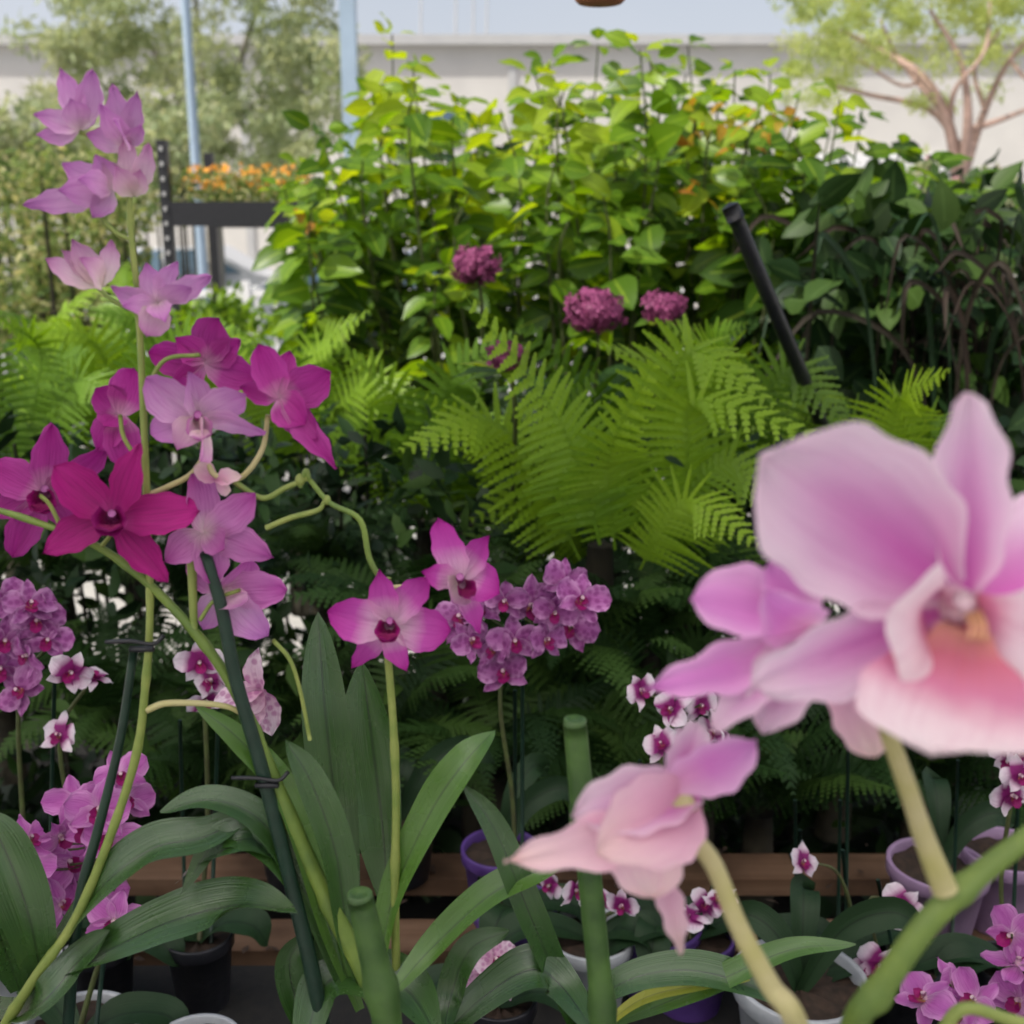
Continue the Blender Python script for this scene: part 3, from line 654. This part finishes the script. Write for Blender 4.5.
# ---- benches
def bench(name,x0,x1,ys,z,sl,shade_sheet):
    e=bpy.data.objects.new(name,None); scene.collection.objects.link(e)
    mb=MB()
    for y in ys:
        xa=x0
        while xa<x1:
            L=min(random.uniform(.9,1.4),x1-xa); box(mb,(xa+L/2,y+random.uniform(-.004,.004),z-.012+random.uniform(-.003,.003)),(L-.006,sl,.024),'wood'); xa+=L
    if shade_sheet: box(mb,((x0+x1)/2,(shade_sheet[0]+shade_sheet[1])/2,z-shade_sheet[2]),(x1-x0-.02,shade_sheet[1]-shade_sheet[0],.006),'mesh')  # added dark sheet over the slats, painting that stretch as shade
    mb.obj('slats',e,False)
    mb=MB(); y0,y1=ys[0]-sl/2,ys[-1]+sl/2
    for x in np.linspace(x0+.1,x1-.1,5):
        box(mb,(x,(y0+y1)/2,z-.066),(.05,y1-y0,.08),'wood')
        for yy in(y0+.06,y1-.06): box(mb,(x,yy,(z-.11)/2),(.06,.06,z-.11),'wood')
    box(mb,((x0+x1)/2,(y0+y1)/2,z-.35),(x1-x0-.3,y1-y0-.2,.01),'mesh')  # second dark sheet, added below so the gaps look shaded
    mb.obj('frame',e,False)
bench('plant_bench',-1.6,1.6,[.3,.45,.6,.75,.9,1.03,1.15,1.31],BZ,.062,(.27,1.09,-.002))
bench('plant_bench.001',-2.2,2.2,[1.55,1.7,1.85,2.0,2.2,2.4,2.6],.45,.09,(1.5,2.65,-.002))
mb=MB(); n=160; P=np.stack([rng.uniform(-.8,.8,n),rng.uniform(.8,1.36,n),np.full(n,BZ+.004)],1); scatter(mb,LS,P,rdir(n)*np.array([1,1,.1]),np.tile([0,0,1.],(n,1))+rng.normal(0,.2,(n,3)),rng.uniform(.008,.02,n),'soil'); mb.obj('leaf_litter')
mb=MB(); c=W(600,3,1.6); 
lathe(mb,(c[0],c[1],c[2]),[(.001,0),(.030,0),(.034,.004),(.047,.085),(.054,.087),(.055,.11),(.05,.112)],'terra')
for k in range(3):
    a=k*2.1; tube(mb,[(c[0]+.05*math.cos(a),c[1]+.05*math.sin(a),c[2]+.11),(c[0],c[1],c[2]+.5)],[.001,.001],'black',n=2,k=4)
tube(mb,[(c[0],c[1],c[2]+.5),(c[0],c[1],3.05)],[.0015,.0015],'black',n=2,k=4)
mb.obj('hanging_pot')

# ================================================================ ORCHIDS
D=.58
mb=MB()
def T_(pts,r,mat,nodes=0,k=10,n=6): tube(mb,[W(*p) if len(p)==3 else W(p[0],p[1],D) for p in pts],[x*D/F for x in r],mat,n=n,k=k,nodes=nodes)
T_([(130,165),(131,230),(138,300),(142,380),(147,500),(150,610),(145,690),(135,760),(105,850),(72,925),(30,985),(-10,1060,.6),(-10,1150,.62)],[2.2,3,3.3,3.6,4,4.6,5,5.5,6,6],'stemy',nodes=.05)
T_([(-30,502),(30,520),(95,545),(150,585),(205,645),(240,700),(268,765),(300,840),(335,915),(372,990),(395,1060,.6),(400,1150,.62)],[3,3.5,4.5,5.5,7,9,11,12,13],'stem',nodes=.06)
T_([(205,552,.575),(222,610,.575),(236,680,.575),(262,770,.575),(290,880,.575),(318,1000,.575),(340,1140,.6)],[6,7,7.5,8,9,9.5],'stake')
T_([(134,650,.585),(120,740,.585),(98,830,.585),(80,900,.585),(70,1000,.6),(60,1150,.62)],[4.5,5,6,7,7],'stake')
T_([(147,710),(170,703),(225,706),(250,720)],[4,3.5,2.5],'stempk')
T_([(148,495),(165,488),(190,475),(205,455)],[3,3,2.5],'stempk'); T_([(205,455),(215,475),(240,478),(262,450),(268,415)],[3,3,3,2.5],'stempk')
T_([(190,540),(192,570),(194,630)],[5,5,4],'stemy')
T_([(232,480),(262,498),(285,488),(308,478)],[3,3,2.6],'stemy')
T_([(266,528),(290,518),(318,510),(325,500)],[3,3,2],'stemy')
T_([(308,478),(330,503),(360,520),(370,560),(388,590)],[2.6,3,3.2],'stem')
T_([(388,578),(387,640),(393,720),(396,800),(395,900),(398,1040,.6),(400,1150,.62)],[3.6,4,4.3,4.6,5,5],'stemy',nodes=.07)
T_([(388,588),(410,585),(440,572)],[3,2.6,2.2],'stempk')
T_([(300,487),(306,470),(309,480)],[2.5,2.5],'stem')
for p in ([(131,175),(115,150),(80,132)],[(131,168),(126,160),(122,150)],[(131,240),(115,232),(98,212),(92,200)],[(135,312),(112,300),(95,285)],[(140,320),(150,318),(158,308)],[(145,410),(170,400),(190,390)],[(147,470),(125,440),(120,415)],[(146,390),(165,360),(200,355)],[(60,525),(50,505),(40,495)],[(100,548),(110,535),(112,518)],[(200,620),(215,600),(240,590)],[(273,640),(290,660),(300,690),(310,740)]): T_(p,[2.4,2.2,2.2],'stemy')
for x,y in((143,642),(268,778)):
    c=W(x,y,D-.006)
    tube(mb,[c+np.array([-S(38,D) ,0,0]),c+np.array([-S(10,D),-.004,.002]),c+np.array([S(12,D),-.003,0]),c+np.array([S(22,D),0,.004])],[.0012],'black',n=4,k=6)
    tube(mb,[c+np.array([-S(12,D),-.003,-.003]),c+np.array([S(12,D),-.003,-.003])],[.0018],'black',n=2,k=6)
R_='oval';Se='sepal';Pt='point'
fl=lambda *a,**k: flower(mb,*a,**k)
fl((80,130),D,[(34,112,24,Pt),(60,68,24,Pt),(92,70,26,Pt,-.01),(36,134,20,Pt),(72,100,26,Pt,-.02),(95,100,20,Pt,.01)],'pale',col=False)
fl((126,148),D,[(86,134,24,Pt),(112,84,24,Pt),(138,92,22,Pt),(142,125,20,Pt),(100,110,24,Pt,-.02),(122,120,26,Pt,-.025)],'pale',col=False)
fl((112,188),D,[(22,205,26,Pt),(62,162,28,Pt),(95,156,24,Pt),(94,218,24,Pt),(60,190,30,Pt,-.02),(85,178,26,Pt,-.025)],'pale',col=False)
fl((134,196),D,[(102,158,22,Pt),(126,134,22,Pt),(150,146,22,Pt),(118,170,24,Pt,-.02),(140,172,22,Pt,-.01)],'rose',col=False)
fl((102,287),D,[(44,258,24,Pt),(72,239,26,Pt),(112,241,22,Pt),(85,258,28,Pt,-.02),(62,250,20,Pt,-.01)],'rose',col=False)
fl((158,303),D,[(110,288,24,Pt),(146,264,24,Pt),(178,262,22,Pt),(210,277,24,Pt),(188,292,24,Pt,-.02),(148,332,30,R_,-.018,'rose'),(125,305,22,Pt,-.015),(165,322,24,Pt,-.02)],'pale',col=False)
fl((205,362),D+.02,[(148,354,34,R_),(216,320,44,R_),(254,378,38,R_),(170,388,32,Pt),(240,340,30,Pt),(176,338,30,Pt)],'mag',col=False)
fl((120,415),D+.02,[(97,388,34,R_),(132,370,38,R_),(96,450,34,Pt),(126,468,36,R_),(105,425,30,R_,-.015)],'mag',col=False)
fl((198,418),D-.005,[(146,378,42,R_),(193,374,34,Pt),(244,398,36,R_),(260,440,32,Pt),(150,434,34,R_),(205,460,42,R_,-.02,'rose'),(178,448,34,Pt,-.015,'rose')],'pale',lip=(200,432,28),lipmat='rose')
fl((280,397),D,[(258,344,34,R_),(329,374,42,R_),(240,388,24,Pt),(302,424,40,R_,-.01),(337,468,30,Pt),(290,350,28,Pt,.01),(318,440,32,Pt)],'mag',col=False)
fl((215,480),D,[(195,466,22,R_),(228,492,20,R_),(240,476,18,Pt)],'peach',col=False)
fl((45,492),D+.02,[(-10,464,40,R_),(52,424,38,Pt),(105,453,34,R_),(-12,515,34,Pt),(12,558,34,R_),(75,532,30,Pt)],'mag',lip=(40,505,30))
fl((112,517),D-.012,[(54,466,44,R_),(138,444,38,Pt),(194,508,46,R_),(168,580,36,Pt),(42,554,38,Pt)],'deep',lip=(108,522,36))
fl((205,532),D,[(198,476,42,R_),(252,497,36,R_),(270,558,38,Pt),(164,562,38,Pt),(212,584,36,R_,-.01),(222,548,30,R_,-.015)],'lil',col=False)
fl((222,590),D+.01,[(186,560,34,Pt),(250,560,44,R_),(286,590,40,R_),(264,638,42,R_,-.01,'pale'),(203,630,36,Pt,-.01,'pale'),(240,604,34,R_,-.02,'rose')],'lil',col=False)
fl((262,690),D+.05,[(255,650,28,Pt,0,'phwsp'),(274,738,32,Pt,0,'phwsp'),(212,705,34,R_),(240,712,30,R_),(245,740,22,Pt)],'phwsp',col=False)
fl((390,624),D-.01,[(380,572,32,Pt),(428,578,32,R_),(450,630,46,R_),(406,672,30,Pt),(352,669,28,Pt),(328,612,46,R_)],'tip',lip=(386,634,28))
fl((460,580),D-.01,[(438,522,34,R_),(487,538,30,Pt),(499,592,44,R_),(484,632,32,Pt),(423,572,28,Pt,-.02),(455,602,34,R_,-.02,'rose')],'tip',lip=(470,592,22))
for x,y,r in((300,480,5),(327,500,4)): ball(mb,W(x,y,D),S(r,D),'stemy',sz=1.3)
def Lf(pts,w,mat='strap',N_=(0,-1,.5),**k): strap(mb,[W(p[0],p[1],p[2] if len(p)>2 else D) for p in pts],S(w,D),mat,N_,**k)
Lf([(352,900,.66),(338,820,.67),(325,710,.68),(318,612,.70)],58,N_=(.15,-1,.15))
Lf([(388,900,.70),(382,820,.71),(372,740,.72),(362,660,.73)],74,'strap',N_=(-.2,-1,.15))
Lf([(380,960),(395,890),(432,810),(465,762),(495,730,.60)],40,'strapl',N_=(-.5,-1,.3))
Lf([(600,1075,.62),(570,1010,.60),(530,915),(495,830),(462,784)],34,'strap',N_=(.5,-1,.3))
Lf([(395,990,.56),(430,950),(490,895),(540,870),(575,858)],38,'strapl',N_=(.1,-.5,1))
Lf([(30,990,.62),(100,955),(170,922),(240,905),(296,912,.52)],60,'strap',N_=(.1,-.45,1))
Lf([(20,1000,.62),(90,900),(150,850),(210,835),(262,800,.60)],48,'strap',N_=(-.2,-.7,1))
Lf([(180,880,.62),(215,850),(255,840),(290,870,.6),(320,930,.6)],42,'strap',N_=(.1,-.6,1))
Lf([(320,960),(300,880),(260,820),(210,800),(160,812)],34,'strap',N_=(0,-.6,1))
Lf([(340,980),(310,900),(270,850),(222,838),(180,895)],36,'strap',N_=(0,-.7,1))
Lf([(20,990,.62),(-10,910),(-40,830),(-60,740)],60,'strap',N_=(.4,-1,.3))
Lf([(45,1000,.60),(30,920),(5,850),(-20,810)],60,'strap',N_=(.3,-.9,.5))
Lf([(360,1010),(330,930),(290,800),(240,740),(195,705)],30,'strapl',N_=(.4,-1,.4))
Lf([(380,1010),(350,940),(335,850),(310,780),(285,740)],38,'strap',N_=(.6,-1,.2))
Lf([(420,1060,.56),(480,1000),(530,970),(560,985),(600,1040,.54)],50,'strap',N_=(0,-.6,1))
Lf([(300,1060,.56),(330,980),(400,985),(440,1040,.54)],60,'strap',N_=(0,-.6,1))
Lf([(600,1030,.60),(660,1005),(720,980),(790,950),(856,944)],28,'strapl',N_=(0,-.6,1))
Lf([(560,1050,.62),(610,990),(680,970),(750,985),(800,1010)],40,'strap',N_=(0,-.6,1))
Lf([(590,1040,.57),(640,1000),(700,985),(750,980)],16,'strapy',N_=(0,-.6,1))
Lf([(-20,1000,.7),(30,1010),(80,960),(110,930)],40,'strap',N_=(0,-.6,1))
Lf([(330,1060,.56),(300,1010),(290,960),(315,930)],34,'strap',N_=(.3,-1,.5))
Lf([(440,1060,.54),(450,1000),(470,950),(510,930)],34,'strap',N_=(-.2,-.8,.6))
mb.obj('dendrobium_orchid')
mb=MB()
def cane(pts,r,dd):
    tube(mb,[W(p[0],p[1],dd) for p in pts],[x*dd/F for x in r],'bstake',n=6,k=16,nodes=.11)
def cut(x,y,r,dd):
    c=W(x,y,dd); lathe(mb,(c[0],c[1],c[2]-.001),[(S(r,dd),-.001),(S(r,dd),.0025),(S(r*.8,dd),.003),(S(r*.4,dd),.0005),(.0001,.0005)],'bstake',n=16)
cane([(575,724),(582,800),(592,900),(604,1030),(612,1180)],[13,14,14,15],.50); cut(575,722,12,.5)
mb.obj('bamboo_cane')
mb=MB(); cane([(360,898),(372,950),(388,1030),(400,1180)],[15,17,18],.50); cut(360,896,14,.5); mb.obj('bamboo_cane.001')

# ---- right foreground dendrobium
mb=MB(); d=.31
opt=lambda **k:k
fl=lambda *a,**k: flower(mb,*a,hi=True,**k)
fl((815,625),.345,[(698,588,92,'round',0,'hero2',opt(cup=.15,bend=-.05)),(645,690,54,Pt,-.01,'hero2',opt(cup=.1,bend=-.06)),(712,728,60,R_,-.01,'hero',opt(cup=.1)),(760,730,70,R_,-.015,'hero',opt(cup=.15)),(876,758,64,R_,-.01,'peach',opt(cup=.2),(840,665)),(770,600,70,Pt,-.02,'hero2',opt(cup=.2)),(770,560,60,R_,.01,'hero2',opt(cup=.2))],'hero2',col=False)
fl((940,610),d,[(764,458,172,'round',-.005,'hero',opt(cup=.16,bend=-.05,ruf=.05,side=0.02,rec=-.05),(952,590)),
 (970,393,78,R_,.005,'hero',opt(cup=.24,bend=-.03,rec=-.03,side=.0),(967,600)),
 (1120,520,150,'round',0,'hero',opt(cup=.1),(985,600)),
 (764,694,90,R_,-.012,'hero',opt(cup=.18,bend=-.05),(940,612)),
 (1080,720,100,R_,-.01,'hero',opt(cup=.1),(985,630))],'hero',col=False)
Bc=W(945,600,d+.008); E=W(975,640,d-.022)
funnel(mb,Bc,E,S(22,d),S(58,d),(.15,-.2,1),'herolip',open_=1.6*math.pi,flare=.35,nu=20,nv=44,ruf=.05)
petal(mb,W(965,630,d-.006),W(934,754,d-.036),S(165,d),tocam(Bc)+np.array([0,0,.5]),'herolip','fan',bend=-.06,cup=.08,ruf=.08,nu=24,nv=21)
ball(mb,W(955,604,d+.002),S(22,d),'column',sz=.9)
tube(mb,[W(952,598,d),W(964,600,d-.010)],[S(15,d),S(10,d)],'column',n=5,k=12)
for s in(-1,0,1): tube(mb,[W(973+s*6,612,d-.002),W(978+s*7,626,d-.010),W(977+s*8,640,d-.018)],[S(3,d),S(3,d),S(1.5,d)],'anther',n=5)
q=.355
fl((700,795),q,[(506,862,60,Pt,-.02,'peach',opt(cup=.2,bend=.04)),(572,815,74,R_,-.01,'hero',opt(cup=.2,bend=.05)),(756,742,60,R_,-.015,'hero2',opt(cup=.2),(665,785)),(700,722,48,R_,.01,'hero',opt(cup=.2),(670,790)),(655,900,84,R_,-.01,'peach',opt(cup=.2,bend=.04),(640,790)),(682,958,30,Pt,-.01,'peach',opt(cup=.2),(655,860)),(600,850,96,R_,-.025,'peach',opt(cup=.25,bend=.05),(695,800)),(640,776,46,Pt,.01,'hero2')],'hero',col=False)
def T2(pts,r,mat,nodes=0): tube(mb,[W(*p) for p in pts],[x*.33/F for x in r],mat,n=8,k=14,nodes=nodes)
T2([(680,828,.355),(712,862,.35),(738,925,.345),(770,985,.34),(800,1035,.34),(830,1180,.4)],[12,11,12,14,16],'stempk')
T2([(690,800,.355),(668,815,.352),(684,832,.355)],[16,18,12],'stempk')
T2([(885,725,.33),(905,780,.335),(925,840,.34),(945,890,.34)],[9,11,15],'stempk')
T2([(1120,760,.36),(1030,835,.35),(985,870,.345),(930,920,.34),(880,990,.34),(850,1040,.35),(820,1200,.42)],[12,13,15,16,17],'stem',nodes=.05)
T2([(930,1060,.36),(960,1010,.36),(1010,1020,.36),(1060,1035,.36)],[9,8,8],'stemy')
mb.obj('dendrobium_orchid.001')

# ---- phalaenopsis plants
def phal(fls,d,mat,R,base,potr=None,potmat='potg',stempts=None,leaves=3,stake=True,lm='phlip'):
    mb=MB(); 
    b=W(base[0],base[1],d+.03); b[2]=BZ
    ph=.09
    pot('p',b,potr or .035,ph,potmat if potr else 'black').obj('flower_pot')
    top=b+np.array([0,0,ph*.9])
    for i,(x,y) in enumerate(fls):
        C=W(x,y,d+rng.uniform(-.03,.03)); f=tocam(C)+rng.normal(0,.55,3)
        gflower(mb,C,f,S(R*rng.uniform(.85,1.15),d),mat,lm,roll=rng.normal(0,.4))
    xs=sorted(fls,key=lambda p:-p[1])
    sp=stempts or [xs[0],xs[len(xs)//2],xs[-1]]
    pts=[top]+[W(x,y,d+.03) for x,y in sp]
    mid=(pts[0]+pts[1])/2+np.array([rng.uniform(-.01,.01),.01,0]); pts.insert(1,mid)
    tube(mb,pts,[.0028,.0025,.0018,.0012],'woody',k=6,n=6)
    for (x,y) in fls:
        C=W(x,y,d+.01); Q=catmull(pts,8); j=np.argmin(np.linalg.norm(Q-C,axis=1)); tube(mb,[Q[j],(Q[j]+C)/2+np.array([0,0,-.004]),C],[.0011],'woody',n=3,k=5)
    if stake: tube(mb,[top+[.008,0,-.05],pts[-2]+np.array([.008,.005,.02])],[.0022],'stake',n=2,k=6)
    for i in range(leaves):
        a=i*math.pi*2/leaves+rng.uniform(-.4,.4); L=rng.uniform(.07,.11); dx=np.array([math.cos(a),math.sin(a)*.7,0])
        strap(mb,[top,top+dx*L*.4+[0,0,.02],top+dx*L*.8+[0,0,.015],top+dx*L+[0,0,-.01]],.04,'strapd',(0,-.2,1),fold=.15,nu=6)
    mb.obj('moth_orchid')
phal([(470,640),(480,610),(505,600),(530,605),(555,612),(572,628),(545,640),(515,640),(495,650),(580,600),(505,672),(462,618),(565,580)],1.05,'phpurp',28,(515,880),.045,'potb',stempts=[(500,700),(515,640),(570,600)])
phal([(10,600),(30,605),(5,640),(28,655),(48,640),(20,690),(0,668),(38,620)],1.0,'phpurp',28,(30,900),.05,'potg')
phal([(92,678),(70,672),(60,735)],.99,'phwhite',26,(95,900),None,leaves=2,stake=False)
phal([(120,775),(128,800),(100,810),(75,800),(90,830),(60,835),(45,850),(110,840),(70,865),(50,885),(90,860),(28,840),(30,870),(100,895),(115,920),(60,905)],.85,'phpink',34,(70,980),.055,'potg')
phal([(200,662),(212,680),(205,700)],1.0,'phwhite',24,(200,950),None,leaves=2)
phal([(640,690),(672,710),(700,705),(662,745),(690,740),(715,730)],1.02,'phwhite',24,(660,900),.045,'potb')
phal([(575,890),(600,900),(550,885),(622,905)],1.0,'phwhite',22,(590,960),.045,'potg',leaves=2)
phal([(705,905),(690,915),(720,900)],1.0,'phwhite',24,(690,950),.045,'potb',leaves=2)
phal([(802,862)],.98,'phwhite',24,(850,960),None,stempts=[(850,905),(835,870),(805,862)],leaves=2)
phal([(890,915),(902,905),(880,965),(870,970)],.95,'phwhite',25,(900,1000),None,stempts=[(880,960),(870,900),(895,905)],leaves=2)
phal([(1012,760),(1020,775),(1012,795),(1022,750)],.95,'phwhite',26,(1010,950),None,leaves=2)
phal([(950,985),(925,1000),(975,1000),(1012,935),(1018,965),(960,1015),(1020,1000)],.80,'phpink',36,(1010,1040),.05,'potg',leaves=3)
phal([(495,960),(480,975),(510,975)],.90,'phwsp',28,(500,1010),None,leaves=2)
for x,y,d,r,h,m,lv in ((190,1000,.86,.042,.09,'potg',0),(800,985,.93,.062,.11,'potg',3),(935,895,1.15,.055,.10,'potl',2),(1000,900,1.18,.05,.10,'potl',0),(500,900,1.2,.045,.09,'potb',2),(400,880,1.28,.05,.09,'black',3),(300,885,1.25,.05,.09,'black',3)):
    b=W(x,y,d); b[2]=BZ; pot('p',b,r,h,m).obj('flower_pot')
    if not lv: continue
    mbb=MB()
    top=b+np.array([0,0,h*.85])
    for i in range(lv):
        a=i*1.25+rng.uniform(-.3,.3); L=rng.uniform(.08,.13); dx=np.array([math.cos(a),math.sin(a)*.7,0])
        strap(mbb,[top,top+dx*L*.3+[0,0,L*.6],top+dx*L*.7+[0,0,L*.8],top+dx*L*1.0+[0,0,L*.6]],.03,'strapd',(0,-.8,.5),fold=.2,nu=6)
    mbb.obj('strap_leaf_plant')
mb=MB()
for x,y0,y1 in ((795,800,985),(800,830,985),(848,748,930),(840,800,930),(958,760,900),(515,690,850),(180,720,880),(640,760,900)):
    p=W(x,y0,1.1); b=W(x,y1,1.1); tube(mb,[p,(b[0],b[1],BZ+.01)],[.0022],'stake',n=2,k=6)
mb.obj('plant_stakes')
for x,y,d,r in ((0,1150,.62,.07),(400,1150,.62,.075),(612,1180,.5,.06),(830,1190,.42,.06)):
    b=W(x,y,d); zt=b[2]; b[2]=BZ
    pot('p',b,r,.14,'potg').obj('flower_pot')
    mbb=MB(); tube(mbb,[(b[0],b[1],BZ+.1),(b[0],b[1],zt+.02)],[.01,.007],'stem',n=4); mbb.obj('orchid_cane')

# ---- unseen translucent canopy, added to soften the light on the foreground
m,nt=newmat('light_diffuser_film'); o=N(nt,'ShaderNodeOutputMaterial'); t=N(nt,'ShaderNodeBsdfTranslucent'); t.inputs[0].default_value=(.96,.95,.93,1); nt.links.new(t.outputs[0],o.inputs[0]); M['film']=m
mb=MB(); 
xs=np.linspace(-5,5,120); V=[]
for y in(-4,1.1):
    for x in xs: V.append([x,y,3.15+.02*math.sin(x*28)])
mb.add(V,grid_faces(2,len(xs)),(.5,.5,.5),'film')
for y in(-4,-1.5,1.05): box(mb,(0,y,3.06),(10,.08,.1),'bluepole')
box(mb,(0,1.6,3.06),(10,.06,.08),'bluepole')
for x in(-4.9,4.9):
    for y in(-4,1.6): box(mb,(x,y,1.5),(.1,.1,3.0),'bluepole')
mb.obj('added_diffuser_canopy',smooth=False)

# ================================================================ LIGHT / CAMERA
w=bpy.data.worlds.new('World'); scene.world=w; w.use_nodes=True; nt=w.node_tree
bg=nt.nodes['Background']; sk=nt.nodes.new('ShaderNodeTexSky'); sk.sky_type='NISHITA'; sk.sun_disc=False
az=math.radians(-122); el=math.radians(54)
sk.sun_elevation=el; sk.sun_rotation=az; sk.air_density=1.0; sk.dust_density=5.0; sk.ozone_density=1.0
tc=nt.nodes.new('ShaderNodeTexCoord'); sx=nt.nodes.new('ShaderNodeSeparateXYZ'); nt.links.new(tc.outputs['Generated'],sx.inputs[0])
hz=math_(nt,'SUBTRACT',1.,math_(nt,'MULTIPLY',math_(nt,'ABSOLUTE',sx.outputs[2]),1.5),True)
cn=noise(nt,2.5,5,tc.outputs['Generated'])
fac=math_(nt,'MULTIPLY',hz,math_(nt,'ADD',.6,math_(nt,'MULTIPLY',cn,.6)),True)
colr=mix(nt,fac,sk.outputs[0],(5.2,5.4,5.9))
nt.links.new(colr,bg.inputs[0]); bg.inputs[1].default_value=.15
l=bpy.data.lights.new('sun','SUN'); l.energy=5; l.angle=math.radians(1.0); l.color=(1,.95,.88)
lo=bpy.data.objects.new('sun',l); scene.collection.objects.link(lo)
sd=Vector((math.sin(az)*math.cos(el),math.cos(az)*math.cos(el),math.sin(el)))
lo.rotation_euler=sd.to_track_quat('Z','Y').to_euler()
cam=bpy.data.cameras.new('camera'); co=bpy.data.objects.new('camera',cam); scene.collection.objects.link(co)
co.location=(0,0,CAMZ); co.rotation_euler=(math.radians(90)-PITCH,0,0)
cam.sensor_width=36; cam.lens=36*F/1024; cam.clip_start=.02; cam.clip_end=1000
cam.dof.use_dof=True; cam.dof.focus_distance=.78; cam.dof.aperture_fstop=8.0
scene.camera=co
scene.view_settings.view_transform='Standard'; scene.view_settings.look='None'; scene.view_settings.exposure=0
